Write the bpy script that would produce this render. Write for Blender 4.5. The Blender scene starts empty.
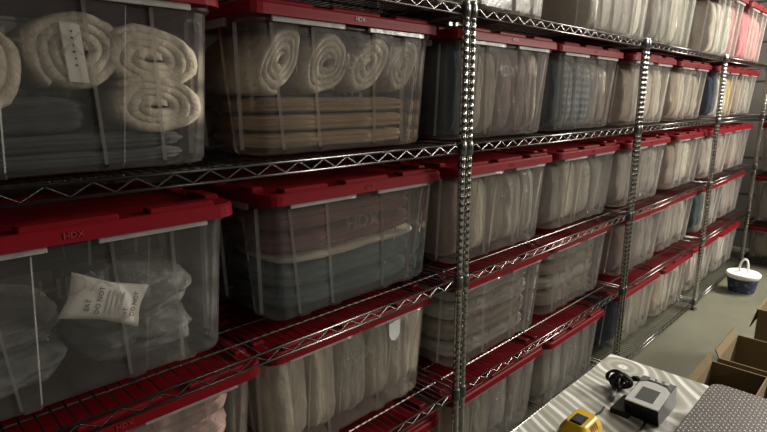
import bpy, math, random
from mathutils import Vector, Matrix, noise

random.seed(7)
C = bpy.context.scene.collection
PI = math.pi
ZC = 1.6235                                   # eye height
LV = [1.9165, 1.4795, 1.0085, 0.5720, 0.0770]  # shelf decks, top to bottom
YF = 1.082                                    # front post line
DEPTH = 0.60
BAY = 1.524
XP = 1.4543                                   # joint between first and second bay

# ------------------------------------------------------------------ materials
def newmat(name):
    m = bpy.data.materials.new(name); m.use_nodes = True
    nt = m.node_tree; nt.nodes.clear()
    out = nt.nodes.new('ShaderNodeOutputMaterial')
    return m, nt, out

def N(nt, kind, **kw):
    n = nt.nodes.new(kind)
    for k, v in kw.items():
        if k.startswith('_'): setattr(n, k[1:], v)
        else: n.inputs[k.replace('__', ' ')].default_value = v
    return n

def L(nt, a, b): nt.links.new(a, b)

def c4(c): return (c[0], c[1], c[2], 1.0)

def coords(nt, scale=(1, 1, 1), src='Object'):
    tc = N(nt, 'ShaderNodeTexCoord'); mp = N(nt, 'ShaderNodeMapping'); mp.inputs['Scale'].default_value = scale
    L(nt, tc.outputs[src], mp.inputs['Vector']); return mp.outputs['Vector']

def plain(name, col, rough=.5, metal=0., var=.12, nscale=30, bump=.0, coat=0., spec=.5, trans=0.):
    m, nt, out = newmat(name)
    b = N(nt, 'ShaderNodeBsdfPrincipled', Roughness=rough, Metallic=metal)
    b.inputs['Coat Weight'].default_value = coat
    b.inputs['Specular IOR Level'].default_value = spec
    v = coords(nt)
    n = N(nt, 'ShaderNodeTexNoise', Scale=nscale, Detail=4.)
    L(nt, v, n.inputs['Vector'])
    mx = N(nt, 'ShaderNodeMix', _data_type='RGBA')
    mx.inputs['A'].default_value = c4([x*(1-var) for x in col]); mx.inputs['B'].default_value = c4([min(1, x*(1+var)) for x in col])
    L(nt, n.outputs['Fac'], mx.inputs['Factor']); L(nt, mx.outputs['Result'], b.inputs['Base Color'])
    if bump:
        bp = N(nt, 'ShaderNodeBump', Strength=bump, Distance=.004)
        L(nt, n.outputs['Fac'], bp.inputs['Height']); L(nt, bp.outputs['Normal'], b.inputs['Normal'])
    sh = b.outputs['BSDF']
    if trans:
        t = N(nt, 'ShaderNodeBsdfTranslucent'); t.inputs['Color'].default_value = c4(col)
        ms = N(nt, 'ShaderNodeMixShader', Fac=trans)
        L(nt, sh, ms.inputs[1]); L(nt, t.outputs['BSDF'], ms.inputs[2]); sh = ms.outputs['Shader']
    L(nt, sh, out.inputs['Surface'])
    return m

def fabric(name, col, wrap=False, col2=None, stripe=None, terry=False):
    m, nt, out = newmat(name)
    b = N(nt, 'ShaderNodeBsdfPrincipled', Roughness=.9)
    b.inputs['Specular IOR Level'].default_value = .15
    b.inputs['Sheen Weight'].default_value = .15
    v = coords(nt, src='Generated')
    big = N(nt, 'ShaderNodeTexNoise', Scale=5., Detail=6., Roughness=.65, Distortion=.6); L(nt, v, big.inputs['Vector'])
    oi = N(nt, 'ShaderNodeObjectInfo')
    a = [x*.72 for x in col]; z = [min(1, x*1.25) for x in col]
    mx = N(nt, 'ShaderNodeMix', _data_type='RGBA'); mx.inputs['A'].default_value = c4(a); mx.inputs['B'].default_value = c4(z)
    L(nt, big.outputs['Fac'], mx.inputs['Factor'])
    colout = mx.outputs['Result']
    if col2:
        w = N(nt, 'ShaderNodeTexWave', _wave_type='BANDS', _bands_direction=stripe or 'X', Scale=3.2, Distortion=.8); L(nt, v, w.inputs['Vector'])
        rp = N(nt, 'ShaderNodeMapRange'); rp.inputs['From Min'].default_value = .45; rp.inputs['From Max'].default_value = .6
        L(nt, w.outputs['Fac'], rp.inputs['Value'])
        m2 = N(nt, 'ShaderNodeMix', _data_type='RGBA'); m2.inputs['B'].default_value = c4(col2)
        L(nt, rp.outputs['Result'], m2.inputs['Factor']); L(nt, colout, m2.inputs['A']); colout = m2.outputs['Result']
    hs = N(nt, 'ShaderNodeHueSaturation')
    mr = N(nt, 'ShaderNodeMapRange'); mr.inputs['To Min'].default_value = .82; mr.inputs['To Max'].default_value = 1.16
    L(nt, oi.outputs['Random'], mr.inputs['Value']); L(nt, mr.outputs['Result'], hs.inputs['Value'])
    L(nt, colout, hs.inputs['Color']); L(nt, hs.outputs['Color'], b.inputs['Base Color'])
    vo = coords(nt)
    fine = N(nt, 'ShaderNodeTexNoise', Scale=(160. if terry else 260.), Detail=3.)
    tc2 = coords(nt, src='Object'); L(nt, tc2, fine.inputs['Vector'])
    b1 = N(nt, 'ShaderNodeBump', Strength=(.6 if terry else .25), Distance=.004); L(nt, fine.outputs['Fac'], b1.inputs['Height'])
    b2 = N(nt, 'ShaderNodeBump', Strength=.7, Distance=.03); L(nt, big.outputs['Fac'], b2.inputs['Height']); L(nt, b1.outputs['Normal'], b2.inputs['Normal'])
    L(nt, b2.outputs['Normal'], b.inputs['Normal'])
    if wrap:                                   # clear film over the cloth: crinkled gloss
        vv = coords(nt, (1.6, 1, 2.6), 'Generated')
        cr = N(nt, 'ShaderNodeTexNoise', Scale=11., Detail=6., Distortion=3.); L(nt, vv, cr.inputs['Vector'])
        cb = N(nt, 'ShaderNodeBump', Strength=1., Distance=.06); L(nt, cr.outputs['Fac'], cb.inputs['Height'])
        b.inputs['Coat Weight'].default_value = 1.; b.inputs['Coat Roughness'].default_value = .13; b.inputs['Coat IOR'].default_value = 1.85
        L(nt, cb.outputs['Normal'], b.inputs['Coat Normal'])
    L(nt, b.outputs['BSDF'], out.inputs['Surface'])
    return m

def clear_plastic(name, haze, gloss=.22, tint=(.95, .935, .915)):
    m, nt, out = newmat(name)
    tr = N(nt, 'ShaderNodeBsdfTransparent'); tr.inputs['Color'].default_value = c4(tint)
    df = N(nt, 'ShaderNodeBsdfDiffuse'); df.inputs['Color'].default_value = (.80, .77, .74, 1)
    tl = N(nt, 'ShaderNodeBsdfTranslucent'); tl.inputs['Color'].default_value = (.82, .79, .76, 1)
    gl = N(nt, 'ShaderNodeBsdfGlossy', Roughness=.22); gl.inputs['Color'].default_value = (1, 1, 1, 1)
    v = coords(nt)
    n = N(nt, 'ShaderNodeTexNoise', Scale=9., Detail=5., Roughness=.7); L(nt, v, n.inputs['Vector'])
    bp = N(nt, 'ShaderNodeBump', Strength=.35, Distance=.006); L(nt, n.outputs['Fac'], bp.inputs['Height'])
    L(nt, bp.outputs['Normal'], gl.inputs['Normal'])
    a = N(nt, 'ShaderNodeMixShader', Fac=.5); L(nt, df.outputs[0], a.inputs[1]); L(nt, tl.outputs[0], a.inputs[2])
    hz = N(nt, 'ShaderNodeMapRange'); hz.inputs['From Min'].default_value = .3; hz.inputs['From Max'].default_value = .75
    hz.inputs['To Min'].default_value = haze*.75; hz.inputs['To Max'].default_value = haze*1.35
    L(nt, n.outputs['Fac'], hz.inputs['Value'])
    b = N(nt, 'ShaderNodeMixShader'); L(nt, hz.outputs['Result'], b.inputs['Fac']); L(nt, tr.outputs[0], b.inputs[1]); L(nt, a.outputs[0], b.inputs[2])
    fr = N(nt, 'ShaderNodeFresnel', IOR=1.45); L(nt, bp.outputs['Normal'], fr.inputs['Normal'])
    mu = N(nt, 'ShaderNodeMath', _operation='MULTIPLY'); mu.inputs[1].default_value = gloss*4; L(nt, fr.outputs[0], mu.inputs[0])
    c = N(nt, 'ShaderNodeMixShader'); L(nt, mu.outputs[0], c.inputs['Fac']); L(nt, b.outputs[0], c.inputs[1]); L(nt, gl.outputs[0], c.inputs[2])
    L(nt, c.outputs[0], out.inputs['Surface'])
    return m

M = {}
M['tub'] = clear_plastic('clear_tub_plastic', .058, .2)
M['rib'] = clear_plastic('thick_rib_edge_plastic', .40, .3)
M['rim'] = clear_plastic('thick_rim_plastic', .42, .25)
M['emboss'] = clear_plastic('embossed_plastic', .06, .12)
M['lid'] = plain('red_lid_plastic', (.15, .0035, .008), .5, var=.08, nscale=12, bump=.04, spec=.10, trans=.10)
M['lidtext'] = plain('red_raised_letters', (.24, .02, .025), .4)
M['wire'] = plain('chrome_wire', (.14, .137, .133), .24, 1., var=.15, nscale=60)
M['post'] = plain('chrome_post', (.46, .45, .43), .17, 1., var=.15, nscale=50)
M['collar'] = plain('chrome_collar', (.16, .16, .155), .3, .9)
M['black'] = plain('black_plastic', (.009, .009, .010), .4, spec=.25)
M['rubber'] = plain('black_rubber', (.010, .010, .011), .6)
M['silver'] = plain('silver_plastic', (.84, .84, .84), .28, .35, var=.03)
M['grey'] = plain('grey_plastic', (.17, .175, .18), .4)
M['lcd'] = plain('grey_display', (.12, .125, .12), .18, coat=.6, var=.1, nscale=15)
M['white'] = plain('white_plastic', (.78, .78, .75), .42)
M['yellow'] = plain('yellow_plastic', (.66, .40, .015), .4)
M['orange'] = plain('dark_orange_vent', (.22, .085, .006), .5)
M['kraft'] = plain('cardboard', (.15, .105, .048), .85, var=.1, nscale=18, bump=.1)
M['paper'] = plain('white_paper', (.72, .70, .66), .7, var=.05)
M['ink'] = plain('dark_ink', (.03, .035, .05), .6)
M['steel'] = plain('brushed_leg_steel', (.4, .4, .39), .35, 1.)
M['sticker'] = plain('grey_sticker', (.45, .46, .46), .5)

def floor_mat():
    m, nt, out = newmat('sealed_concrete')
    b = N(nt, 'ShaderNodeBsdfPrincipled', Roughness=.42)
    v = coords(nt)
    n1 = N(nt, 'ShaderNodeTexNoise', Scale=1.3, Detail=7., Roughness=.62, Distortion=.5); L(nt, v, n1.inputs['Vector'])
    n2 = N(nt, 'ShaderNodeTexNoise', Scale=14., Detail=6., Roughness=.7); L(nt, v, n2.inputs['Vector'])
    r = N(nt, 'ShaderNodeValToRGB'); r.color_ramp.elements[0].color = (.086, .085, .058, 1); r.color_ramp.elements[1].color = (.155, .153, .112, 1)
    r.color_ramp.elements[0].position = .3; r.color_ramp.elements[1].position = .72
    ad = N(nt, 'ShaderNodeMix', _data_type='FLOAT'); ad.inputs['Factor'].default_value = .3
    L(nt, n1.outputs['Fac'], ad.inputs['A']); L(nt, n2.outputs['Fac'], ad.inputs['B'])
    L(nt, ad.outputs['Result'], r.inputs['Fac']); L(nt, r.outputs['Color'], b.inputs['Base Color'])
    rr = N(nt, 'ShaderNodeMapRange'); rr.inputs['To Min'].default_value = .3; rr.inputs['To Max'].default_value = .55
    L(nt, n2.outputs['Fac'], rr.inputs['Value']); L(nt, rr.outputs['Result'], b.inputs['Roughness'])
    L(nt, b.outputs[0], out.inputs['Surface']); return m

def block_mat(rot):
    m, nt, out = newmat('painted_block')
    b = N(nt, 'ShaderNodeBsdfPrincipled', Roughness=.8)
    tc = N(nt, 'ShaderNodeTexCoord'); mp = N(nt, 'ShaderNodeMapping'); mp.inputs['Rotation'].default_value = rot
    L(nt, tc.outputs['Object'], mp.inputs['Vector'])
    br = N(nt, 'ShaderNodeTexBrick', Scale=1.); br.inputs['Brick Width'].default_value = .4; br.inputs['Row Height'].default_value = .1
    br.inputs['Mortar Size'].default_value = .012
    br.inputs['Color1'].default_value = (.13, .12, .11, 1); br.inputs['Color2'].default_value = (.15, .14, .125, 1); br.inputs['Mortar'].default_value = (.03, .028, .026, 1)
    L(nt, mp.outputs[0], br.inputs['Vector']); L(nt, br.outputs['Color'], b.inputs['Base Color'])
    L(nt, b.outputs[0], out.inputs['Surface']); return m

def table_mat():
    # swirl-figured laminate: a knot whose rings stretch out into long diagonal bands
    m, nt, out = newmat('swirl_laminate')
    b = N(nt, 'ShaderNodeBsdfPrincipled', Roughness=.3); b.inputs['Specular IOR Level'].default_value = .6
    tc = N(nt, 'ShaderNodeTexCoord')
    wn = N(nt, 'ShaderNodeTexNoise', Scale=3.2, Detail=1.5); L(nt, tc.outputs['Object'], wn.inputs['Vector'])
    mp = N(nt, 'ShaderNodeMapping'); mp.vector_type = 'TEXTURE'
    mp.inputs['Location'].default_value = (1.685, .585, 0); mp.inputs['Rotation'].default_value = (0, 0, math.atan2(.866, .5))
    L(nt, tc.outputs['Object'], mp.inputs['Vector'])
    s = N(nt, 'ShaderNodeSeparateXYZ'); L(nt, mp.outputs[0], s.inputs[0])
    def mth(op, a, bb):
        n = N(nt, 'ShaderNodeMath', _operation=op)
        for i, x in enumerate((a, bb)):
            if hasattr(x, 'node'): L(nt, x, n.inputs[i])
            elif x is not None: n.inputs[i].default_value = x
        return n.outputs[0]
    u = s.outputs['Y']; w = s.outputs['X']
    w2 = mth('MULTIPLY', w, w)
    d2 = mth('ADD', mth('MULTIPLY', u, u), mth('DIVIDE', mth('MULTIPLY', w2, .75), mth('ADD', mth('MULTIPLY', w2, 45.), 1.)))
    dist = mth('SQRT', mth('ADD', d2, .00002), None)
    dist = mth('ADD', dist, mth('MULTIPLY', wn.outputs['Fac'], .05))
    ph = mth('MULTIPLY', dist, 2*PI/.027)
    sn = mth('SINE', ph, None)
    sn2 = mth('SINE', mth('MULTIPLY', ph, .37), None)
    f = mth('ADD', mth('MULTIPLY', sn, .33), mth('MULTIPLY', sn2, .2)); f = mth('ADD', f, .5)
    r = N(nt, 'ShaderNodeValToRGB'); e = r.color_ramp.elements
    e[0].color = (.36, .355, .30, 1); e[0].position = .1; e[1].color = (.94, .94, .91, 1); e[1].position = .85
    x = r.color_ramp.elements.new(.62); x.color = (.50, .495, .445, 1)
    L(nt, f, r.inputs['Fac']); L(nt, r.outputs['Color'], b.inputs['Base Color'])
    L(nt, b.outputs[0], out.inputs['Surface']); return m

def plate_mat():
    m, nt, out = newmat('dark_tread_plate')
    b = N(nt, 'ShaderNodeBsdfPrincipled', Roughness=.38, Metallic=.35)
    tc = N(nt, 'ShaderNodeTexCoord'); mp = N(nt, 'ShaderNodeMapping'); mp.inputs['Rotation'].default_value = (0, 0, PI/4); mp.inputs['Scale'].default_value = (1, 1, 0)
    L(nt, tc.outputs['Object'], mp.inputs['Vector'])
    vo = N(nt, 'ShaderNodeTexVoronoi', Scale=80.); vo.inputs['Randomness'].default_value = 0.
    L(nt, mp.outputs[0], vo.inputs['Vector'])
    rp = N(nt, 'ShaderNodeMapRange'); rp.inputs['From Min'].default_value = .14; rp.inputs['From Max'].default_value = .27; rp.inputs['To Min'].default_value = 1; rp.inputs['To Max'].default_value = 0
    L(nt, vo.outputs['Distance'], rp.inputs['Value'])
    mx = N(nt, 'ShaderNodeMix', _data_type='RGBA'); mx.inputs['A'].default_value = (.145, .132, .128, 1); mx.inputs['B'].default_value = (.30, .285, .275, 1)
    L(nt, rp.outputs[0], mx.inputs['Factor']); L(nt, mx.outputs['Result'], b.inputs['Base Color'])
    bp = N(nt, 'ShaderNodeBump', Strength=.6, Distance=.002); L(nt, rp.outputs[0], bp.inputs['Height']); L(nt, bp.outputs[0], b.inputs['Normal'])
    L(nt, b.outputs[0], out.inputs['Surface']); return m

def label_mat():
    m, nt, out = newmat('printed_blue_label')
    b = N(nt, 'ShaderNodeBsdfPrincipled', Roughness=.45)
    v = coords(nt, (1, 1, 1.6))
    n = N(nt, 'ShaderNodeTexNoise', Scale=26., Detail=2.); L(nt, v, n.inputs['Vector'])
    r = N(nt, 'ShaderNodeValToRGB'); e = r.color_ramp.elements
    e[0].position = .55; e[0].color = (.008, .016, .055, 1); e[1].position = .72; e[1].color = (.16, .20, .28, 1)
    L(nt, n.outputs['Fac'], r.inputs['Fac']); L(nt, r.outputs['Color'], b.inputs['Base Color'])
    L(nt, b.outputs[0], out.inputs['Surface']); return m

FB = {  # cloth colours
 'charcoal': ((.055, .062, .066), {}), 'cream': ((.70, .63, .53), {'terry': True}), 'tan': ((.36, .25, .145), {}),
 'slate': ((.055, .07, .085), {}), 'beige': ((.50, .44, .36), {}), 'mauve': ((.27, .18, .17), {'wrap': True}),
 'denim': ((.16, .19, .23), {'col2': (.30, .31, .32), 'stripe': 'X'}), 'grey': ((.36, .33, .30), {'wrap': True}), 'pale': ((.62, .57, .50), {'wrap': True}),
 'taupe': ((.34, .275, .225), {'wrap': True}), 'navy': ((.022, .04, .085), {}), 'white': ((.78, .76, .70), {'wrap': True}), 'ochre': ((.55, .38, .06), {}),
 'brown': ((.22, .165, .115), {'wrap': True}), 'maroon': ((.15, .03, .038), {'wrap': True}), 'teal': ((.03, .075, .09), {'wrap': True}),
 'bag': ((.17, .18, .175), {'wrap': True}), 'rose': ((.48, .33, .30), {}), 'pink': ((.68, .24, .28), {'wrap': True}), 'ivory': ((.64, .57, .46), {'wrap': True}),
 'film': ((.47, .43, .38), {'wrap': True}), 'sage': ((.34, .36, .29), {'wrap': True}), 'darkteal': ((.02, .07, .075), {}),
}
_fm = {}
def fab(k):
    if k not in _fm:
        col, kw = FB[k]; _fm[k] = fabric(k + '_cloth', col, **kw)
    return _fm[k]

# ------------------------------------------------------------------ mesh helpers
class MB:
    def __init__(s): s.v = []; s.f = []; s.sm = []
    def add(s, vs, fs, smooth=False):
        o = len(s.v); s.v += [tuple(p) for p in vs]; s.f += [tuple(i+o for i in f) for f in fs]; s.sm += [smooth]*len(fs)
    def box(s, x0, x1, y0, y1, z0, z1):
        s.add([(x0,y0,z0),(x1,y0,z0),(x1,y1,z0),(x0,y1,z0),(x0,y0,z1),(x1,y0,z1),(x1,y1,z1),(x0,y1,z1)],
              [(0,3,2,1),(4,5,6,7),(0,1,5,4),(1,2,6,5),(2,3,7,6),(3,0,4,7)])
    def cbox(s, x0, x1, y0, y1, z0, z1, b):       # box with chamfered top and side edges
        def ring(i, z): return [(x0+i+b,y0+i,z),(x1-i-b,y0+i,z),(x1-i,y0+i+b,z),(x1-i,y1-i-b,z),(x1-i-b,y1-i,z),(x0+i+b,y1-i,z),(x0+i,y1-i-b,z),(x0+i,y0+i+b,z)]
        s.loft([ring(0,z0), ring(0,z1-b), ring(b*.8,z1)], caps=True)
    def loft(s, loops, caps=False, cap0=False, cap1=False, smooth=False, closed=True):
        n = len(loops[0]); vs = [p for l in loops for p in l]; fs = []
        for k in range(len(loops)-1):
            for i in range(n if closed else n-1):
                j = (i+1) % n
                fs.append((k*n+i, k*n+j, (k+1)*n+j, (k+1)*n+i))
        s.add(vs, fs, smooth)
        o = len(s.v)-len(vs)
        if caps or cap0: s.f.append(tuple(o+i for i in reversed(range(n)))); s.sm.append(False)
        if caps or cap1: s.f.append(tuple(o+(len(loops)-1)*n+i for i in range(n))); s.sm.append(False)
    def tube(s, pts, r, n=6, caps=True, closed=False):
        pts = [Vector(p) for p in pts]; loops = []; up = None
        for i, p in enumerate(pts):
            if closed: t = pts[(i+1) % len(pts)] - pts[i-1]
            else: t = pts[min(i+1, len(pts)-1)] - pts[max(i-1, 0)]
            t.normalize()
            if up is None:
                up = Vector((0,0,1)) if abs(t.z) < .9 else Vector((1,0,0))
            a = (up - t*up.dot(t)).normalized(); b = t.cross(a); up = a
            rr = r[i] if isinstance(r, (list, tuple)) else r
            loops.append([p + a*rr*math.cos(2*PI*k/n) + b*rr*math.sin(2*PI*k/n) for k in range(n)])
        if closed: loops.append(loops[0])
        s.loft(loops, caps=caps and not closed, smooth=n > 4)
    def lathe(s, prof, cx=0, cy=0, n=24, smooth=True, caps=True):
        s.loft([[(cx+r*math.cos(2*PI*k/n), cy+r*math.sin(2*PI*k/n), z) for k in range(n)] for r, z in prof], caps=caps, smooth=smooth)
    def mesh(s, name):
        me = bpy.data.meshes.new(name); me.from_pydata(s.v, [], s.f); me.polygons.foreach_set('use_smooth', s.sm); me.update(); return me

def obj(name, mb, mat, parent=None, loc=(0,0,0)):
    me = mb.mesh(name) if isinstance(mb, MB) else mb
    if mat is not None and not len(me.materials): me.materials.append(mat)
    o = bpy.data.objects.new(name, me); C.objects.link(o); o.location = loc
    if parent: o.parent = parent
    return o
def thing(name, label, cat, loc=(0,0,0), rotz=0, group=None):
    o = bpy.data.objects.new(name, None); o.empty_display_size = .05; C.objects.link(o); o.location = loc; o.rotation_euler = (0,0,rotz)
    return tag(o, label, cat, group)
def tag(o, label, cat, group=None):
    o['label'] = label; o['category'] = cat
    if group: o['group'] = group
    return o
def struct(name, mb, mat):
    o = obj(name, mb, mat); o['kind'] = 'structure'; return o
def copy_tree(o, parent=None):
    c = o.copy(); C.objects.link(c)
    if parent: c.parent = parent
    for ch in list(o.children): copy_tree(ch, c)
    return c

def text_mesh(txt, size, depth):
    cu = bpy.data.curves.new('lettering', 'FONT'); cu.body = txt; cu.size = size; cu.extrude = depth; cu.align_x = 'CENTER'; cu.align_y = 'CENTER'; cu.resolution_u = 2
    o = bpy.data.objects.new('lettering', cu); C.objects.link(o)
    bpy.context.view_layer.update()
    dg = bpy.context.evaluated_depsgraph_get()
    me = bpy.data.meshes.new_from_object(o.evaluated_get(dg))
    bpy.data.objects.remove(o); me.name = 'lettering'; return me

# ------------------------------------------------------------------ the room
fl = MB(); fl.box(-3, 7.0, -5, 2.6, -.1, 0); struct('floor', fl, floor_mat())
w = MB(); w.box(-3, 7.0, 1.95, 2.1, 0, 3.6); struct('wall_back', w, block_mat((PI/2, 0, 0)))
w = MB(); w.box(6.85, 7.0, -5, 1.95, 0, 3.6); struct('wall_end', w, block_mat((PI/2, 0, PI/2)))
w = MB(); w.box(-3, 7.0, -5, 2.1, 3.6, 3.7); struct('ceiling', w, plain('ceiling_paint', (.5, .5, .48), .9))

# ------------------------------------------------------------------ wire shelving
def deck_mb(W, D):
    b = MB(); n = int(W/.0275)
    for i in range(1, n):
        x = W*i/n
        b.tube([(x, .004, -.0035), (x, D-.004, -.0035)], .0019, 4, caps=False)
    for j in range(1, 6):
        y = D*j/6
        b.tube([(.0, y, -.008), (W, y, -.008)], .0030, 4, caps=False)
    return b
def rail_mb(Ln):
    b = MB()
    b.tube([(0, 0, 0), (Ln, 0, 0)], .0036, 6); b.tube([(0, 0, -.028), (Ln, 0, -.028)], .0036, 6)
    n = max(2, round(Ln/.078)); pts = []
    for i in range(n+1):
        x = Ln*i/n
        pts.append((x, .0012, -.026))
        if i < n: pts.append((x+Ln*.5/n, .0012, -.002))
    b.tube(pts, .0026, 5); return b
def post_mb(h):
    prof = [(.0127, .02)]; z = .035
    while z < h-.02:
        prof += [(.0127, z), (.0119, z+.0015), (.0119, z+.0035), (.0127, z+.005)]; z += .0254
    prof += [(.0127, h-.006), (.009, h)]
    b = MB(); b.lathe(prof, n=10); return b
POST = post_mb(1.935).mesh('post'); POST.materials.append(M['post'])
_f = MB(); _f.lathe([(.018, 0), (.018, .006), (.008, .012), (.008, .024)], n=10); FOOT = _f.mesh('foot'); FOOT.materials.append(M['rubber'])
_c = MB(); _c.lathe([(.0135, -.036), (.0165, -.034), (.0165, -.004), (.0145, .006), (.0135, .008)], n=12); COLLAR = _c.mesh('collar'); COLLAR.materials.append(M['collar'])

def shelving(name, label, W, D, levels, loc, rotz=0):
    t = thing(name, label, 'shelving', loc, rotz)
    a = .018
    dk = deck_mb(W-2*a, D).mesh('shelf'); dk.materials.append(M['wire'])
    lr = rail_mb(W-2*a).mesh('front_rail'); lr.materials.append(M['wire'])
    sr = rail_mb(D).mesh('side_rail'); sr.materials.append(M['wire'])
    for z in levels:
        s = obj('shelf', dk, None, t, (a, 0, z))
        obj('front_rail', lr, None, s, (0, 0, 0)); obj('back_rail', lr, None, s, (0, D, 0))
        for x in (0, W-2*a):
            r = obj('side_rail', sr, None, s, (x, 0, 0)); r.rotation_euler = (0, 0, PI/2)
            for y in (0, D): obj('collar', COLLAR, None, s, (x, y, 0))
    for x in (a, W-a):
        for y in (0, D):
            p = obj('post', POST, None, t, (x, y, 0)); obj('foot', FOOT, None, p)
    return t
unit = shelving('wire_shelving_unit', 'chrome wire shelving bay at the near end, five shelves of totes', BAY, DEPTH, LV, (XP-BAY, YF, 0))
for k, lab in enumerate(['second chrome wire shelving bay from the near end, beside the swirl-topped table',
                         'third chrome wire shelving bay from the near end',
                         'last chrome wire shelving bay of the long run, reaching the corner by the bucket']):
    o = copy_tree(unit); o.location = (XP+BAY*k, YF, 0); o['label'] = lab
for o in [x for x in C.objects if x.name.startswith('wire_shelving_unit')]: o['group'] = 'wire shelving bays in the long run'
ELV = [1.90, 1.462, .935, .448, .075]
shelving('wire_shelving_unit', 'chrome wire shelving unit across the far end, behind the bucket', 1.22, .6, ELV, (6.08, 1.125, 0), -PI/2)

# ------------------------------------------------------------------ storage totes
TW, TD, TH = .72, .47, .374
def tub_outline(z, off=0., ribs=True, fl_=0.):
    t = z/TH
    hx = (.315 + .022*t) + off; hy = (.190 + .022*t) + off; r = .04
    pts = []
    def side(p0, axis, sgn, half, cs, ro):
        for c in cs:
            hw = (.014 + .026*t); cc = c*half*2
            for du, o in ((-hw-.0045, 0), (-hw, ro), (hw, ro), (hw+.0045, 0)):
                u = (cc+du)*sgn
                pts.append((u, -sgn*(p0+o)) if axis == 0 else (sgn*(p0+o), u))
    ro = .009 if ribs else 0.
    def corner(cx, cy, a0):
        for k in range(6):
            a = a0 + PI/2*k/5; pts.append((cx+r*math.cos(a), cy+r*math.sin(a)))
    side(hy, 0, 1, hx, (-.355, -.165, .165, .355), ro)      # front
    corner(hx-r, -hy+r, -PI/2)
    side(hx, 1, 1, hy, (-.26, .26), ro)
    corner(hx-r, hy-r, 0)
    side(hy, 0, -1, hx, (-.355, -.165, .165, .355), ro)
    corner(-hx+r, hy-r, PI/2)
    side(hx, 1, -1, hy, (-.26, .26), ro)
    corner(-hx+r, -hy+r, PI)
    return [(x, y, z) for x, y in pts]
def tub_mesh():
    b = MB()
    lo = [tub_outline(.0, -.014), tub_outline(.004, -.004), tub_outline(.014), tub_outline(TH*.45), tub_outline(TH-.045), tub_outline(TH-.040, .006, False), tub_outline(TH-.004, .006, False)]
    b.loft(lo, cap0=True)
    me = b.mesh('tub'); me.materials.append(M['tub']); me.materials.append(M['rib'])
    n = len(lo[0]); st = []; o = 0
    for cnt in (4, 2, 4, 2):
        st += [o+4*q for q in range(cnt)]; o += 4*cnt+6
    for k in (2, 3):
        for q in st:
            for e in (0, 2): me.polygons[k*n+q+e].material_index = 1
    return me
def rim_mesh():
    b = MB(); hy = .190+.022
    for sy in (-1, 1):
        for x0, x1 in ((-.28, -.045), (.045, .28)):
            y0, y1 = sorted((sy*(hy+.006), sy*(hy+.014)))
            b.cbox(x0, x1, y0, y1, TH-.043, TH-.030, .002)
    for sx in (-1, 1):
        x0, x1 = sorted((sx*(.337+.006), sx*(.337+.016))); b.cbox(x0, x1, -.12, .12, TH-.050, TH-.030, .002)
    me = b.mesh('rim'); me.materials.append(M['rim']); return me
def rrect(hx, hy, r, z, n=5):
    p = []
    for cx, cy, a0 in ((hx-r, -hy+r, -PI/2), (hx-r, hy-r, 0), (-hx+r, hy-r, PI/2), (-hx+r, -hy+r, PI)):
        for k in range(n+1):
            a = a0+PI/2*k/n; p.append((cx+r*math.cos(a), cy+r*math.sin(a), z))
    return p
def lid_mesh():
    b = MB(); hx, hy = TW/2, TD/2; z0 = TH-.030; z1 = TH+.001
    b.loft([rrect(hx-.004, hy-.004, .045, z0+.004), rrect(hx, hy, .05, z0), rrect(hx-.001, hy-.001, .05, z1-.006), rrect(hx-.006, hy-.006, .046, z1),
            rrect(hx-.05, hy-.05, .03, z1), rrect(hx-.054, hy-.054, .028, z1-.006)], cap1=True)
    for sy in (-1, 1):
        for x0, x1 in ((-.30, -.15), (-.09, .09), (.15, .30)):
            y0, y1 = sorted((sy*(hy-.010), sy*(hy-.048))); b.cbox(x0, x1, y0, y1, z1-.002, z1+.011, .004)
    for sx in (-1, 1):
        for y0, y1 in ((-.15, -.05), (.05, .15)):
            x0, x1 = sorted((sx*(hx-.010), sx*(hx-.048))); b.cbox(x0, x1, y0, y1, z1-.002, z1+.011, .004)
    me = b.mesh('lid'); me.materials.append(M['lid']); return me
TUB, RIM, LID = tub_mesh(), rim_mesh(), lid_mesh()
LOGO = text_mesh('HDX', .062, .0012); LOGO.materials.append(M['emboss'])
LIDTXT = text_mesh('HDX', .017, .0008); LIDTXT.materials.append(M['lidtext'])
tote_proto = None
def make_tote(loc, label, group, rotz=0):
    global tote_proto
    if tote_proto is None:
        t = bpy.data.objects.new('storage_tote', None); C.objects.link(t); t.empty_display_size = .05
        tub = obj('tub', TUB, None, t); obj('rim', RIM, None, tub)
        lg = obj('logo', LOGO, None, tub, (0, -.2015, TH*.66)); lg.rotation_euler = (PI/2, 0, 0)
        ld = obj('lid', LID, None, t)
        lt = obj('logo', LIDTXT, None, ld, (0, -TD/2-.0006, TH-.015)); lt.rotation_euler = (PI/2, 0, 0)
        tote_proto = t
    else: t = copy_tree(tote_proto)
    t.location = loc; t.rotation_euler = (0, 0, rotz)
    return tag(t, label, 'tote', group)

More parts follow.
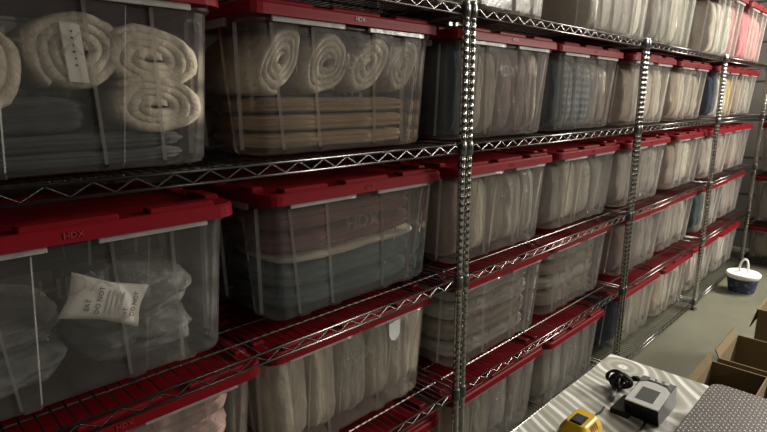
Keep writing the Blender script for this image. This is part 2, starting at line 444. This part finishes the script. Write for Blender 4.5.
# ------------------------------------------------------------------ cloth shapes
def slab_mesh(seed, layers, rough=.05, nx=16, ny=8, nz=14, ex=5.):
    """unit folded textile, front at -Y showing its folds"""
    b = MB(); idx = {}; vs = []; fs = []
    def vid(i, j, k):
        if (i, j, k) in idx: return idx[(i, j, k)]
        p = Vector((2*i/nx-1, 2*j/ny-1, 2*k/nz-1))
        m = max(abs(p.x), abs(p.y), abs(p.z)); q = (abs(p.x)**ex+abs(p.y)**ex+abs(p.z)**ex)**(1/ex)
        p = p*(m/q)
        f = Vector((p.x*2+seed*7.1, p.y*2, p.z*2.5))
        d = noise.noise_vector(f*1.2)*rough + noise.noise_vector(f*3)*rough*.4
        g = 0
        for l in range(1, layers):
            zl = -1+2*l/layers + .30*noise.noise(Vector((p.x*2.2+l*5, p.y, seed)))
            g += math.exp(-((p.z-zl)/(.16/layers*1.6))**2)
        edge = max(abs(p.x), abs(p.y))
        if edge > .75:
            p.x *= 1-.022*g; p.y *= 1-.035*g
        p += Vector((d.x*.5, d.y*.7, d.z*1.1))
        idx[(i, j, k)] = len(vs); vs.append(p*.5); return idx[(i, j, k)]
    for i in range(nx):
        for j in range(ny):
            fs.append((vid(i,j,0), vid(i,j+1,0), vid(i+1,j+1,0), vid(i+1,j,0))); fs.append((vid(i,j,nz), vid(i+1,j,nz), vid(i+1,j+1,nz), vid(i,j+1,nz)))
    for i in range(nx):
        for k in range(nz):
            fs.append((vid(i,0,k), vid(i+1,0,k), vid(i+1,0,k+1), vid(i,0,k+1))); fs.append((vid(i,ny,k), vid(i,ny,k+1), vid(i+1,ny,k+1), vid(i+1,ny,k)))
    for j in range(ny):
        for k in range(nz):
            fs.append((vid(0,j,k), vid(0,j,k+1), vid(0,j+1,k+1), vid(0,j+1,k))); fs.append((vid(nx,j,k), vid(nx,j+1,k), vid(nx,j+1,k+1), vid(nx,j,k+1)))
    b.add(vs, fs, True); return b.mesh('folded_cloth')
SLAB = {(n, s): slab_mesh(s*3+n, n, .06 if n < 4 else .08) for n in (1, 2, 3) for s in (0, 1, 2)}
BAG = [slab_mesh(31+s, 1, .22, ex=2.8) for s in range(3)]

def roll_mesh(seed, turns=3.2, asp=.66, R=.5, n=110, Ln=1.):
    """rolled terry towel; the spiral end faces -Y"""
    rnd = random.Random(seed); path = []
    th = R/(turns+.35)
    for i in range(n+1):
        a = 2*PI*turns*i/n; r = th*.58 + (R-th*.5-th*.58)*i/n
        r *= 1+.035*math.sin(3*a+seed)+.02*math.sin(5*a+seed*2)
        path.append((r*math.cos(a), r*math.sin(a)*asp*(1+.05*math.sin(a*2+seed))))
    b = MB(); loops = []
    for i, (x, z) in enumerate(path):
        x0, z0 = path[max(i-1,0)]; x1, z1 = path[min(i+1,n)]
        tx, tz = x1-x0, z1-z0; l = math.hypot(tx, tz) or 1; nx_, nz_ = -tz/l, tx/l
        t = th*.54*(.72 if abs(nz_) > .7 else 1.)
        e = 1. if 2 < i < n-2 else .6
        jit = .012*math.sin(i*.21+seed)
        prof = [(-1., .06), (-.8, .02), (-.3, .003), (.3, .003), (.8, .02), (1., .06), (1., Ln), (-1., Ln)]
        loops.append([(x+nx_*t*q*e, y + (jit if y < .5 else 0), z+nz_*t*q*e) for q, y in prof])
    b.loft(loops, caps=True, smooth=True); return b.mesh('rolled_towel')
ROLL = [roll_mesh(1, 3.6), roll_mesh(2, 3.2, .7), roll_mesh(5, 3.9, .8), roll_mesh(8, 3.4, .5)]

NAMES = {'charcoal': 'charcoal', 'cream': 'cream', 'tan': 'tan', 'slate': 'dark slate', 'beige': 'beige', 'mauve': 'film-wrapped mauve', 'denim': 'striped grey-blue',
         'grey': 'grey', 'pale': 'pale grey', 'taupe': 'taupe', 'navy': 'navy', 'white': 'off-white', 'ochre': 'ochre', 'brown': 'brown', 'maroon': 'film-wrapped maroon',
         'teal': 'film-wrapped teal', 'bag': 'grey bagged', 'rose': 'dusty rose', 'pink': 'pink', 'ivory': 'ivory', 'film': 'film-wrapped grey', 'sage': 'grey-green', 'darkteal': 'dark teal'}
def piece(me, col, loc, scale, rot, label, name='folded_blanket', cat='blanket', group=None):
    o = bpy.data.objects.new(name, me)
    if not len(me.materials): me.materials.append(None)
    C.objects.link(o); o.location = loc; o.scale = scale; o.rotation_euler = rot
    o.material_slots[0].link = 'OBJECT'; o.material_slots[0].material = fab(col)
    return tag(o, label, cat, group)

ORD = ['first', 'second', 'third', 'fourth', 'fifth', 'sixth', 'seventh', 'eighth']
SHN = ['top', 'second', 'third', 'fourth', 'bottom']
def zpos(i, n): return 'topmost' if i == n-1 else ('lowest' if i == 0 else ORD[i] + ' from bottom')

def hin(z): return (.315+.022*z/TH, .190+.022*z/TH)
def stack(base, cols, h, where, grp, rotz=0, z0=.010, seed=0, kx=1.):
    """folded pieces lying flat on one another; cols bottom to top"""
    bx, by, bz = base; n = len(cols); tot = h*TH - z0; z = z0
    rnd = random.Random(seed*17+3)
    wts = [rnd.uniform(.8, 1.2) for _ in cols]; sw = sum(wts)
    for i, c in enumerate(cols):
        dz = tot*wts[i]/sw; hx, hy = hin(z)
        me = SLAB[(rnd.choice((1, 2, 3)), rnd.randrange(3))]
        sx = kx*(hx*2-.030)*rnd.uniform(.94, .985); sy = (hy*2-.020)*rnd.uniform(.95, .98)
        piece(me, c, (bx, by, bz+z+dz/2), (sx, sy, dz*.97), (0, 0, rotz),
              f'{NAMES[c]} folded blanket, {zpos(i, n)} in {where}', group=grp)
        z += dz
def files(base, cols, h, where, grp, rotz=0, seed=0, kx=1.):
    """folded pieces standing on edge side by side"""
    bx, by, bz = base; n = len(cols); rnd = random.Random(seed*13+5)
    hx, hy = hin(.01); wid = (hx*2-.03)*kx
    wts = [rnd.uniform(.8, 1.25) for _ in cols]; sw = sum(wts); x = -wid/2
    for i, c in enumerate(cols):
        dx = wid*wts[i]/sw; hh = h*TH*rnd.uniform(.9, 1.0)
        me = SLAB[(rnd.choice((1, 2, 3)), rnd.randrange(3))]
        off = Vector((x+dx/2, 0, 0)); off.rotate(Matrix.Rotation(rotz, 3, 'Z'))
        piece(me, c, (bx+off.x, by+off.y, bz+.010+hh/2), (hh, (hy*2-.020)*rnd.uniform(.94, .98), dx*1.0), (0, PI/2, rotz),
              f'{NAMES[c]} folded blanket, {ORD[i]} upright in {where}', group=grp)
        x += dx

# ------------------------------------------------------------------ the totes, shelf by shelf: (outer X end of lid, contents label, layout)
FR = .05       # lid set back from the shelf edge
ROWS = {
 0: [(2.02, 'grey film bags', ('F', ['film', 'grey', 'film', 'pale'], .93)),
     (3.06, 'pale wrapped bedding', ('F', ['film', 'pale', 'pale', 'film', 'white'], .93)),
     (3.80, 'grey-green bedding', ('F', ['grey', 'sage', 'pale', 'sage'], .93)),
     (4.90, 'white and pink bedding', ('F', ['pale', 'white', 'sage', 'white', 'pink'], .93)),
     (5.70, 'pink bedding', ('F', ['pink', 'pink', 'rose', 'pink'], .93))],
 1: [(.585, 'cream towels over charcoal blankets', ('A1',)),
     (1.355, 'cream rolls over tan blankets', ('A2',)),
     (2.14, 'slate, beige and mauve blankets', ('F', ['slate', 'beige', 'beige', 'mauve', 'mauve', 'taupe'], .92)),
     (2.88, 'striped grey-blue blankets', ('F', ['slate', 'denim', 'denim', 'denim', 'grey', 'taupe'], .9)),
     (3.662, 'pale folded blankets', ('F', ['taupe', 'pale', 'beige', 'pale'], .9)),
     (4.47, 'grey-beige folded blankets', ('F', ['taupe', 'beige', 'grey', 'beige'], .9)),
     (5.283, 'navy, white and ochre blankets', ('F', ['navy', 'navy', 'white', 'pale', 'white', 'ochre'], .9)),
     (6.0, 'brown folded blankets', ('F', ['brown', 'taupe', 'brown', 'grey'], .9))],
 2: [(.615, 'grey bagged clothing', ('B1',)),
     (1.385, 'maroon and teal wrapped bedding', ('B2',)),
     (2.16, 'taupe bedding', ('F', ['taupe', 'beige', 'taupe', 'film', 'grey'], .9)),
     (2.94, 'grey and ivory bedding', ('F', ['grey', 'ivory', 'film', 'grey'], .9)),
     (3.706, 'grey wrapped bedding', ('F', ['grey', 'film', 'grey', 'film'], .9)),
     (4.56, 'pale wrapped bedding', ('F', ['taupe', 'film', 'pale', 'film'], .9)),
     (5.30, 'grey and rose bedding', ('F', ['grey', 'film', 'rose', 'film'], .9)),
     (6.02, 'brown-grey bedding', ('F', ['brown', 'grey', 'brown'], .9))],
 3: [(.634, 'dusty rose blankets', ('S', ['rose', 'ivory', 'rose', 'rose'], .86)),
     (1.357, 'ivory cushions and blankets', ('F', ['ivory', 'ivory', 'beige', 'ivory', 'ivory'], .93)),
     (2.176, 'stacked grey blankets', ('S', ['grey', 'taupe', 'grey', 'grey'], .9)),
     (2.925, 'taupe wrapped blankets', ('S', ['taupe', 'film', 'taupe', 'grey'], .9)),
     (3.78, 'mauve-grey bedding', ('F', ['mauve', 'mauve', 'film', 'grey'], .9)),
     (4.504, 'pale grey bedding', ('F', ['grey', 'pale', 'film', 'pale'], .9)),
     (5.28, 'dark teal and grey bedding', ('F', ['darkteal', 'slate', 'grey', 'white', 'grey'], .9)),
     (6.0, 'slate and grey bedding', ('F', ['slate', 'grey', 'mauve', 'grey'], .9))],
 4: [(1.39, 'beige bedding', ('F', ['beige', 'grey', 'beige'], .88)),
     (2.20, 'grey-beige bedding', ('F', ['taupe', 'beige', 'grey', 'taupe'], .9)),
     (2.89, 'grey wrapped bedding', ('F', ['grey', 'film', 'grey', 'film', 'grey'], .9)),
     (3.83, 'navy and off-white bedding', ('F', ['navy', 'ivory', 'white', 'ivory', 'pale'], .9)),
     (4.52, 'off-white bedding', ('F', ['ivory', 'white', 'taupe', 'white'], .9)),
     (5.28, 'pale and taupe bedding', ('F', ['taupe', 'white', 'brown', 'white'], .9)),
     (6.0, 'grey and off-white bedding', ('F', ['grey', 'white', 'grey'], .9))],
}
TO = {}
SHIFT = lambda x: .045 if x < 1.45 else (.034 if x < 2.3 else .018)
for row, lst in ROWS.items():
    prev = -9
    for i, (xr, what, lay) in enumerate(lst):
        xr += (SHIFT(xr) if row else .0) - (.03 if (row, i) == (2, 0) else 0)
        wd_ = min(TW, xr-prev-.006); prev = xr; sxk = wd_/TW
        yfront = YF + (-.02 if row == 0 else FR) + (.012 if i % 2 and row else 0)
        base = (xr-wd_/2, yfront+TD/2, LV[row]+.0045); zk = 1.13 if row == 0 else 1.
        where = f'{ORD[i]} tote from near end, {SHN[row]} shelf'
        lab = f'clear red-lidded tote of {what}, {ORD[i]} from near end, {SHN[row]} shelf'
        t = make_tote(base, lab, f'storage totes on the {SHN[row]} shelf'); t.scale = (sxk, 1, zk); TO[(row, i)] = t
        grp = f'textiles packed in the {ORD[i]} tote, {SHN[row]} shelf'
        bx, by, bz = base
        if lay[0] == 'F': files(base, lay[1], lay[2]*zk, where, grp, seed=row*10+i, kx=sxk)
        elif lay[0] == 'S': stack(base, lay[1], lay[2], where, grp, seed=row*10+i, kx=sxk)
        elif lay[0] == 'A1':
            for k, (x0, x1, z0, z1) in enumerate([(-.288, .288, .010, .040), (-.292, .292, .040, .075), (-.293, .085, .075, .152)]):
                piece(SLAB[(3, k)], 'charcoal', (bx+(x0+x1)/2, by+.005, bz+(z0+z1)/2), (x1-x0, .352, (z1-z0)), (0, 0, 0),
                      f'charcoal folded blanket, {zpos(k, 3)} under cream towels, {where}', group=grp)
            for k, (me, x, z, s, an, lb) in enumerate([(0, .064, .236, (.20, .35, .255), .26, 'tagged'), (1, -.122, .205, (.18, .35, .29), -.3, 'upturned'),
                                                     (3, .204, .230, (.225, .345, .27), -.10, 'upper folded'), (3, .207, .132, (.22, .345, .26), -.06, 'lower folded')]):
                o = piece(ROLL[me], 'cream', (bx+x, by-.186, bz+z), s, (0, -an, 0),
                          f'{lb} cream terry towel over charcoal blankets, {where}', 'rolled_towel', 'towel', grp)
                if k == 0:
                    cm = MB(); cm.cbox(-.09, .09, -.020, -.006, -.22, .22, .01)
                    tg = obj('care_tag', cm, M['paper'], o); tg.location = (-.06, .0, .0); tg.rotation_euler = (0, .26, 0); tg['label'] = 'white care tag'
                    pm = MB()
                    for q in range(6): pm.box(-.012+.01*(q % 2), .012, -.0215, -.0200, -.10+q*.05, -.085+q*.05)
                    pt = obj('printed_text', pm, M['ink'], tg)
        elif lay[0] == 'A2':
            for k, (x0, x1, z0, z1) in enumerate([(-.288, .288, .010, .056), (-.292, .292, .056, .106), (-.295, .295, .106, .152)]):
                piece(SLAB[(3, k)], 'tan', (bx+(x0+x1)/2, by+.005, bz+(z0+z1)/2), (x1-x0, .352, (z1-z0)*1.0), (0, 0, 0),
                      f'tan folded blanket, {zpos(k, 3)} under cream rolls, {where}', group=grp)
            for k, (me, x, z, s, an) in enumerate([(0, -.230, .245, (.22, .35, .175), .95), (2, -.078, .244, (.21, .35, .175), .8), (1, .076, .243, (.21, .35, .19), .75), (3, .225, .246, (.205, .35, .25), .9)]):
                piece(ROLL[me], 'cream', (bx+x, by-.186, bz+z), s, (0, -an, 0),
                      f'cream rolled towel, {ORD[k]} in row over tan blankets, {where}', 'rolled_towel', 'towel', grp)
        elif lay[0] == 'B1':
            for k, (x, z, sx, sz, an, bg) in enumerate([(-.145, .066, .28, .10, .03, 0), (.145, .064, .28, .10, -.03, 1), (-.148, .145, .28, .09, .05, 2), (.150, .152, .28, .10, .12, 0)]):
                piece(BAG[bg], 'bag', (bx+x, by+.005, bz+z), (sx, .33, sz), (0, -an, 0),
                      f'grey clear-bagged garment, {["lower near", "lower far", "upper near", "upper far"][k]} piece in {where}', 'bagged_garment', 'bagged garment', grp)
            pk = MB(); pk.add([], [])
            nx, nz = 10, 7; fr, bk = [], []
            vs = []; fs = []
            for s in (-1, 1):
                for a in range(nx+1):
                    for c in range(nz+1):
                        u, v = a/nx*2-1, c/nz*2-1
                        th = .014*(1-u**4)*(1-v**4) + .0012
                        pin = 1-.16*(1-abs(u))*abs(v)**2
                        vs.append((u*.075*(1-.10*(1-abs(v))), s*th + .004*noise.noise(Vector((u*2, v*2, s))), v*.043*pin + .012*u*0))
            m0 = (nx+1)*(nz+1)
            for a in range(nx):
                for c in range(nz):
                    i0 = a*(nz+1)+c; q = (i0, i0+nz+1, i0+nz+2, i0+1); fs.append(q); fs.append(tuple(m0+x for x in reversed(q)))
            ring = [a*(nz+1) for a in range(nx+1)] + [nx*(nz+1)+c for c in range(1, nz+1)] + [a*(nz+1)+nz for a in range(nx-1, -1, -1)] + [c for c in range(nz-1, 0, -1)]
            for q in range(len(ring)):
                i0, i1 = ring[q], ring[(q+1) % len(ring)]; fs.append((i1, i0, m0+i0, m0+i1))
            pk.add(vs, fs, True)
            p = obj('desiccant_packet', pk, M['paper'], None, (bx+.060, by-.172, bz+.190)); p.rotation_euler = (-.12, .42, .05); p.scale = (1.12, 1, 1.12)
            tag(p, 'small white printed packet lying on grey bagged clothing inside the tote', 'packet')
            for txt, sz, x, z in (('DO NOT', .013, -.018, .0), ('EAT', .013, -.036, -.012), ('DO NOT', .012, .050, .002), ('EAT', .012, .036, -.018)):
                tm = text_mesh(txt, sz, .0004); tm.materials.append(M['ink'])
                tt = obj('printed_text', tm, None, p, (x, -.0175 if abs(x) < .03 else -.0155, z)); tt.rotation_euler = (PI/2, -PI/2, 0)
            for q in range(4):
                tm = MB(); tm.box(-.004+q*.009, -.001+q*.009, -.0170, -.0160, -.024, .022)
                tt = obj('printed_lines', tm, M['sticker'], p)
        elif lay[0] == 'B2':
            for k, (c, z0, z1, nm) in enumerate([('teal', .012, .075, 0), ('teal', .075, .150, 1), ('ivory', .150, .178, 0), ('maroon', .178, .245, 1), ('maroon', .245, .320, 2)]):
                piece(SLAB[(2 if c != 'ivory' else 1, nm)], c, (bx+(.02 if c == 'ivory' else 0), by+.003, bz+(z0+z1)/2), (.59 if z0 > .05 else .57, .35, (z1-z0)*.97), (0, -.015, 0),
                      f'{NAMES[c]} folded blanket, {zpos(k, 5)} in {where}', group=grp)
# sticker on the ivory tote
t = TO[(3, 1)]
tub = [c for c in t.children if c.name.startswith('tub')][0]
sk = MB(); prof = [(-.026, .034), (.026, .034), (.026, -.012), (.018, -.028), (0, -.038), (-.018, -.028), (-.026, -.012)]
sk.loft([[(x, -.0012, z) for x, z in prof], [(x, 0, z) for x, z in prof]], caps=True)
s = obj('sticker', sk, M['sticker'], tub, (.15, -.2165, TH-.085)); s['label'] = 'grey shield-shaped sticker'


# end-rack totes (short view from the aisle: long side to the aisle)
for i, z in enumerate(ELV[1:]):
    base = (6.08+.05+TD/2, 1.125-.012-TW/2, z+.0045); zk = (1., 1.2, 1.16, .82)[i]
    nm = ['second', 'third', 'fourth', 'bottom'][i]
    make_tote(base, f'clear red-lidded tote on the {nm} shelf of the far-end rack', 'storage totes on the far-end rack', -PI/2).scale = (1, 1, zk)
    files(base, [['grey', 'taupe', 'grey'], ['pale', 'grey', 'pale'], ['grey', 'pale', 'grey'], ['taupe', 'brown', 'taupe']][i], .9*zk, f'the tote on the {nm} shelf, far-end rack',
          f'textiles packed in the {nm} shelf tote, far-end rack', rotz=-PI/2, seed=90+i)

# ------------------------------------------------------------------ work table
TZ = ZC-.863
t = thing('work_table', 'light grey work table with a swirl-figured top beside the shelving', 'table', (1.15, .27, 0))
def off(mb): return mb
top = MB(); top.cbox(.50-1.15, 1.752-1.15, -.12-.27, .657-.27, TZ-.032, TZ, .003)
tp = obj('top', top, None, t)
tm_ = table_mat()
# texture is laid out in table space: shift the knot into the top's own coordinates
for n in tm_.node_tree.nodes:
    if n.type == 'MAPPING': n.inputs['Location'].default_value = (1.685-1.15, .588-.27, 0)
tp.data.materials.append(tm_)
for x in (-.60, .555):
    for y in (-.345, .34):
        lg = MB(); lg.cbox(x-.02, x+.02, y-.02, y+.02, 0.012, TZ-.032, .003); l = obj('leg', lg, M['steel'], t)
        ft = MB(); ft.lathe([(.02, 0), (.022, .004), (.018, .012)], x, y, 12); obj('foot', ft, M['rubber'], l)
ap = MB(); ap.box(-.58, .535, .325, .345, TZ-.09, TZ-.032); ap.box(-.58, .535, -.35, -.33, TZ-.09, TZ-.032); ap.box(.545, .565, -.33, .325, TZ-.09, TZ-.032); ap.box(-.61, -.59, -.33, .325, TZ-.09, TZ-.032)
obj('apron', ap, M['steel'], t)

# weighing platform
t = thing('scale_platform', 'dark square weighing platform with a studded tread-plate surface on the table', 'scale', (1.445, .125, TZ))
pl = MB(); h = .2
pl.loft([rrect(h-.006, h-.006, .03, .046), rrect(h, h, .034, .050), rrect(h, h, .034, .066), rrect(h-.003, h-.003, .031, .070)], caps=True)
obj('plate', pl, plate_mat(), t)
bs = MB(); bs.cbox(-.17, .17, -.17, .17, .012, .046, .004); obj('base', bs, M['black'], t)
for x in (-.15, .15):
    for y in (-.15, .15):
        f = MB(); f.lathe([(.018, 0), (.018, .012)], x, y, 12); obj('foot', f, M['rubber'], t)

# scale display
t = thing('scale_display', 'silver and black scale display with grey screen and three buttons on the table', 'scale display', (1.475, .432, TZ)); t.scale = (.94, .94, .94)
def rail(x, z, hy, r=.006): return [(x, -hy, z-r), (x, -hy+r, z), (x, hy-r, z), (x, hy, z-r)]
bd = MB(); prof = [(-.060, .0), (-.078, .040), (-.080, .054), (-.072, .058), (.060, .078), (.072, .074), (.085, .018), (.082, .0)]
hy = .047
bd.loft([[(x, -hy, z) for x, z in prof], [(x, hy, z) for x, z in prof]], caps=True); obj('housing', bd, M['black'], t)
def faceplate(pts, lift, th=.002):
    b = MB(); lo = []; hi = []
    for x, y in pts:
        z = .058+(x+.072)*(.020/.132); lo.append((x, y, z-.001)); hi.append((x, y, z+lift))
    b.loft([lo, hi], caps=True); return b
sp = [(-.079, -hy+.001), (.018, -hy+.001), (.034, -.03), (.040, 0), (.036, .028), (.022, hy-.004), (-.079, hy-.001)]
obj('face', faceplate(sp, .0022), M['silver'], t)
gp = [(.024, -hy+.002), (.060, -hy+.002), (.060, hy-.002), (.028, hy-.002), (.042, .028), (.046, 0), (.040, -.03)]
obj('button_panel', faceplate(gp, .0015), M['grey'], t)
obj('screen', faceplate([(-.058, -.024), (.004, -.024), (.004, .026), (-.058, .026)], .0032), M['lcd'], t)
for y in (-.025, -.003, .017):
    obj('button', faceplate([(.047, y-.006), (.057, y-.006), (.057, y+.006), (.047, y+.006)], .0035), M['silver'], t)
st = MB(); st.cbox(-.085, .02, .03, .085, 0, .016, .004); obj('stand', st, M['black'], t)

def curve_pts(ctrl, n=10):
    c = [Vector(p) for p in ctrl]; c = [c[0]*2-c[1]] + c + [c[-1]*2-c[-2]]; o = []
    for i in range(1, len(c)-2):
        for k in range(n):
            s_ = k/n; p0, p1, p2, p3 = c[i-1:i+3]
            o.append(.5*((2*p1)+(p2-p0)*s_+(2*p0-5*p1+4*p2-p3)*s_**2+(3*p1-p0-3*p2+p3)*s_**3))
    return o+[c[-2]]
cb = MB(); cb.tube(curve_pts([(-.058, -.01, .012), (-.080, -.014, .003), (-.105, -.016, .003), (-.145, -.014, .003), (-.20, .0, .003)]), .003, 8); obj('cord', cb, M['rubber'], t)

# bundled cable
t = thing('cable_bundle', 'tangled black coiled cable bundle beside the scale display on the table', 'cable', (1.535, .548, TZ))
rn = random.Random(4); cbm = MB()
for q in range(7):
    pts = []; cx, cy = rn.uniform(-.016, .016), rn.uniform(-.014, .014); rx, rz = rn.uniform(.020, .032), rn.uniform(.014, .024)
    ya, tl = rn.uniform(0, PI), rn.uniform(-.5, .5)
    for k in range(20):
        a = 2*PI*k/20; u = rx*math.cos(a); wv = rz*math.sin(a)
        pts.append((cx+u*math.cos(ya)+.006*math.sin(2*a), cy+u*math.sin(ya), max(.003, .029+wv+u*tl*.4)))
    cbm.tube(pts, .0036, 6, closed=True)
obj('coil', cbm, M['rubber'], t)
tie = MB(); tie.lathe([(.016, .012), (.019, .018), (.019, .030), (.015, .036)], 0, 0, 12); obj('cable_tie', tie, M['black'], t)
for k, (a, b_) in enumerate((((-.02, -.005, .010), (-.085, -.018, .008)), ((.02, -.015, .034), (.055, -.055, .03)))):
    pg = MB(); A, B = Vector(a), Vector(b_); pg.tube([A, A.lerp(B, .4), A.lerp(B, .45), B], [.004, .005, .009, .008], 8); obj('plug', pg, M['black'] if k else M['grey'], t)

# battery charger
t = thing('battery_charger', 'yellow and black power-tool charger with a ribbed dark top panel on the table', 'charger', (1.206, .512, TZ)); t.scale = (.80, .76, .90)
b = MB(); b.loft([rrect(.072, .052, .014, 0), rrect(.074, .054, .016, .012), rrect(.072, .052, .016, .034)], caps=True); obj('base', b, M['black'], t)
def egg(x0, x1, hy, z, r): return [(p[0]+(x0+x1)/2, p[1], p[2]) for p in rrect((x1-x0)/2, hy, r, z)]
b = MB(); b.loft([egg(-.058, .077, .053, .016, .026), egg(-.066, .076, .054, .034, .026), egg(-.060, .070, .050, .052, .024), egg(-.046, .060, .037, .070, .018), egg(-.042, .055, .032, .074, .016)], caps=True)
obj('shell', b, M['yellow'], t)
b = MB(); b.cbox(-.036, .020, -.021, .021, .0735, .0775, .002); pn = obj('panel', b, M['black'], t)
for k in range(5):
    r_ = MB(); r_.cbox(-.030+k*.010, -.026+k*.010, -.015, .015, .077, .0805, .001); obj('ridge', r_, M['grey'], pn)
for k in range(4):
    v_ = MB(); x = -.014+k*.012
    v_.add([(x, -.0478, .050), (x+.007, -.0478, .050), (x+.007, -.0385, .066), (x, -.0385, .066), (x, -.0512, .0515), (x+.007, -.0512, .0515), (x+.007, -.0412, .0675), (x, -.0412, .0675)],
           [(0,1,2,3),(4,7,6,5),(0,4,5,1),(1,5,6,2),(2,6,7,3),(3,7,4,0)]); obj('vent', v_, M['orange'], t)
cb = MB(); cb.tube(curve_pts([(.070, -.012, .018), (.10, -.010, .010), (.135, .012, .004), (.17, .024, .004), (.215, .020, .003), (.25, .025, .003)]), .003, 8); obj('cord', cb, M['rubber'], t)
sr = MB(); sr.tube([(.068, -.012, .018), (.090, -.011, .013)], [.0065, .0045], 8); obj('cord_guard', sr, M['black'], t)

# ------------------------------------------------------------------ bucket
t = thing('bucket', 'small round bucket with blue label and white lid on the concrete floor', 'bucket', (5.21, .915, 0)); t.scale = (.88, .88, .92)
b = MB(); b.lathe([(.100, 0), (.106, .004), (.133, .150), (.136, .168)], n=32); obj('body', b, M['white'], t)
b = MB(); b.lathe([(.1080, .010), (.1345, .148)], n=32, caps=False); lb = obj('label_band', b, label_mat(), t); lb['label'] = 'dark blue printed label'
b = MB(); b.lathe([(.138, .160), (.144, .163), (.144, .186), (.136, .194), (.128, .190), (.10, .192), (.05, .199)], n=32); obj('lid', b, M['white'], t)
hd = MB(); hd.tube(curve_pts([(-.008, .034, .192), (-.006, .036, .25), (0, .022, .300), (.002, .0, .315), (0, -.02, .300), (-.004, -.032, .25), (-.006, -.034, .192)]), .009, 8); obj('handle', hd, M['white'], t)

# ------------------------------------------------------------------ cartons
def carton(label, x0, x1, y0, y1, h, flaps):
    t = thing('cardboard_box', label, 'box', ((x0+x1)/2, (y0+y1)/2, 0), group='open cardboard boxes beyond the table')
    hx, hy = (x1-x0)/2, (y1-y0)/2; k = .006
    b = MB(); b.box(-hx, hx, -hy, hy, 0.001, k); b.box(-hx, hx, -hy, -hy+k, k, h); b.box(-hx, hx, hy-k, hy, k, h); b.box(-hx, -hx+k, -hy+k, hy-k, k, h); b.box(hx-k, hx, -hy+k, hy-k, k, h)
    obj('body', b, M['kraft'], t)
    for sd, ln, an in flaps:      # an: angle up from horizontal, outwards
        f = MB(); c_, s_ = math.cos(an)*ln, math.sin(an)*ln; q = .0045
        if sd in '+-' :           # Y sides
            sg = 1 if sd == '+' else -1
            prof = [(sg*hy, h), (sg*(hy+c_), h+s_), (sg*(hy+c_)-sg*q*math.sin(an), h+s_+q*math.cos(an)), (sg*hy-sg*q*math.sin(an), h+q*math.cos(an))]
            f.loft([[(-hx+.004, y, z) for y, z in prof], [(hx-.004, y, z) for y, z in prof]], caps=True)
        else:
            sg = 1 if sd == 'f' else -1
            prof = [(sg*hx, h), (sg*(hx+c_), h+s_), (sg*(hx+c_)-sg*q*math.sin(an), h+s_+q*math.cos(an)), (sg*hx-sg*q*math.sin(an), h+q*math.cos(an))]
            f.loft([[(x, -hy+.004, z) for x, z in prof], [(x, hy-.004, z) for x, z in prof]], caps=True)
        obj('flap', f, M['kraft'], t)
carton('open brown cardboard box just behind the table edge, between table and taller boxes', 2.30, 2.75, .335, .56, .40, [('+', .045, 1.38), ('-', .06, 1.3)])
carton('wide open brown cardboard box behind the low box next to the table', 2.80, 3.17, .02, .545, .40, [('+', .04, 1.1), ('-', .12, .2)])
carton('tall brown cardboard box standing farther along the aisle, partly cut by the frame', 3.50, 3.92, .02, .52, .453, [('+', .12, -1.35)])

# ------------------------------------------------------------------ light
def area(name, loc, target, sx, sy, power, col):
    l = bpy.data.lights.new(name, 'AREA'); l.shape = 'RECTANGLE'; l.size = sx; l.size_y = sy; l.energy = power; l.color = col
    o = bpy.data.objects.new(name, l); C.objects.link(o); o.location = loc
    d = Vector(target)-Vector(loc); o.rotation_euler = d.to_track_quat('-Z', 'Y').to_euler(); return o
LC = (1, .945, .83)
area('ceiling_strip_far', (6.2, -.5, 3.3), (5.0, .5, 0), 1.2, .25, 185, LC)
area('ceiling_strip_aisle', (6.3, -2.7, 3.1), (2.6, 1.0, .9), 1.2, .25, 345, LC)
area('table_fill', (3.2, -.9, 3.4), (2.4, 0, 0), 1.2, .25, 24, LC)  # added fill that brightens the table top, not a known fixture
area('near_fill', (.4, -3.6, 2.9), (.8, 1.0, 1.2), 1.2, .25, 19, LC)  # weak fill added to lift the near bay, stands for no fixture

wd = bpy.data.worlds.new('dim_room'); bpy.context.scene.world = wd; wd.use_nodes = True
bg = wd.node_tree.nodes['Background']; bg.inputs['Color'].default_value = (.8, .85, 1, 1); bg.inputs['Strength'].default_value = .02

# ------------------------------------------------------------------ camera
FPX, PITCH, ROLL_, YAW = 529.03, .2145, -.0053, .7934
F = Vector((math.cos(YAW)*math.cos(PITCH), math.sin(YAW)*math.cos(PITCH), -math.sin(PITCH)))
R = Vector((math.sin(YAW), -math.cos(YAW), 0)); U = R.cross(F)
R2 = R*math.cos(ROLL_)+U*math.sin(ROLL_); U2 = U*math.cos(ROLL_)-R*math.sin(ROLL_)
cam = bpy.data.cameras.new('camera'); co = bpy.data.objects.new('camera', cam); C.objects.link(co)
m = Matrix((R2, U2, -F)).transposed().to_4x4(); m.translation = Vector((0, 0, ZC)); co.matrix_world = m
cam.sensor_width = 36; cam.lens = 36*FPX/767; cam.clip_start = .02
bpy.context.scene.camera = co
vs_ = bpy.context.scene.view_settings
vs_.view_transform = 'Standard'; vs_.look = 'None'; vs_.gamma = 1; vs_.use_curve_mapping = False; vs_.exposure = 0
cy = bpy.context.scene.cycles
cy.transparent_max_bounces = 32; cy.max_bounces = 10; cy.diffuse_bounces = 4
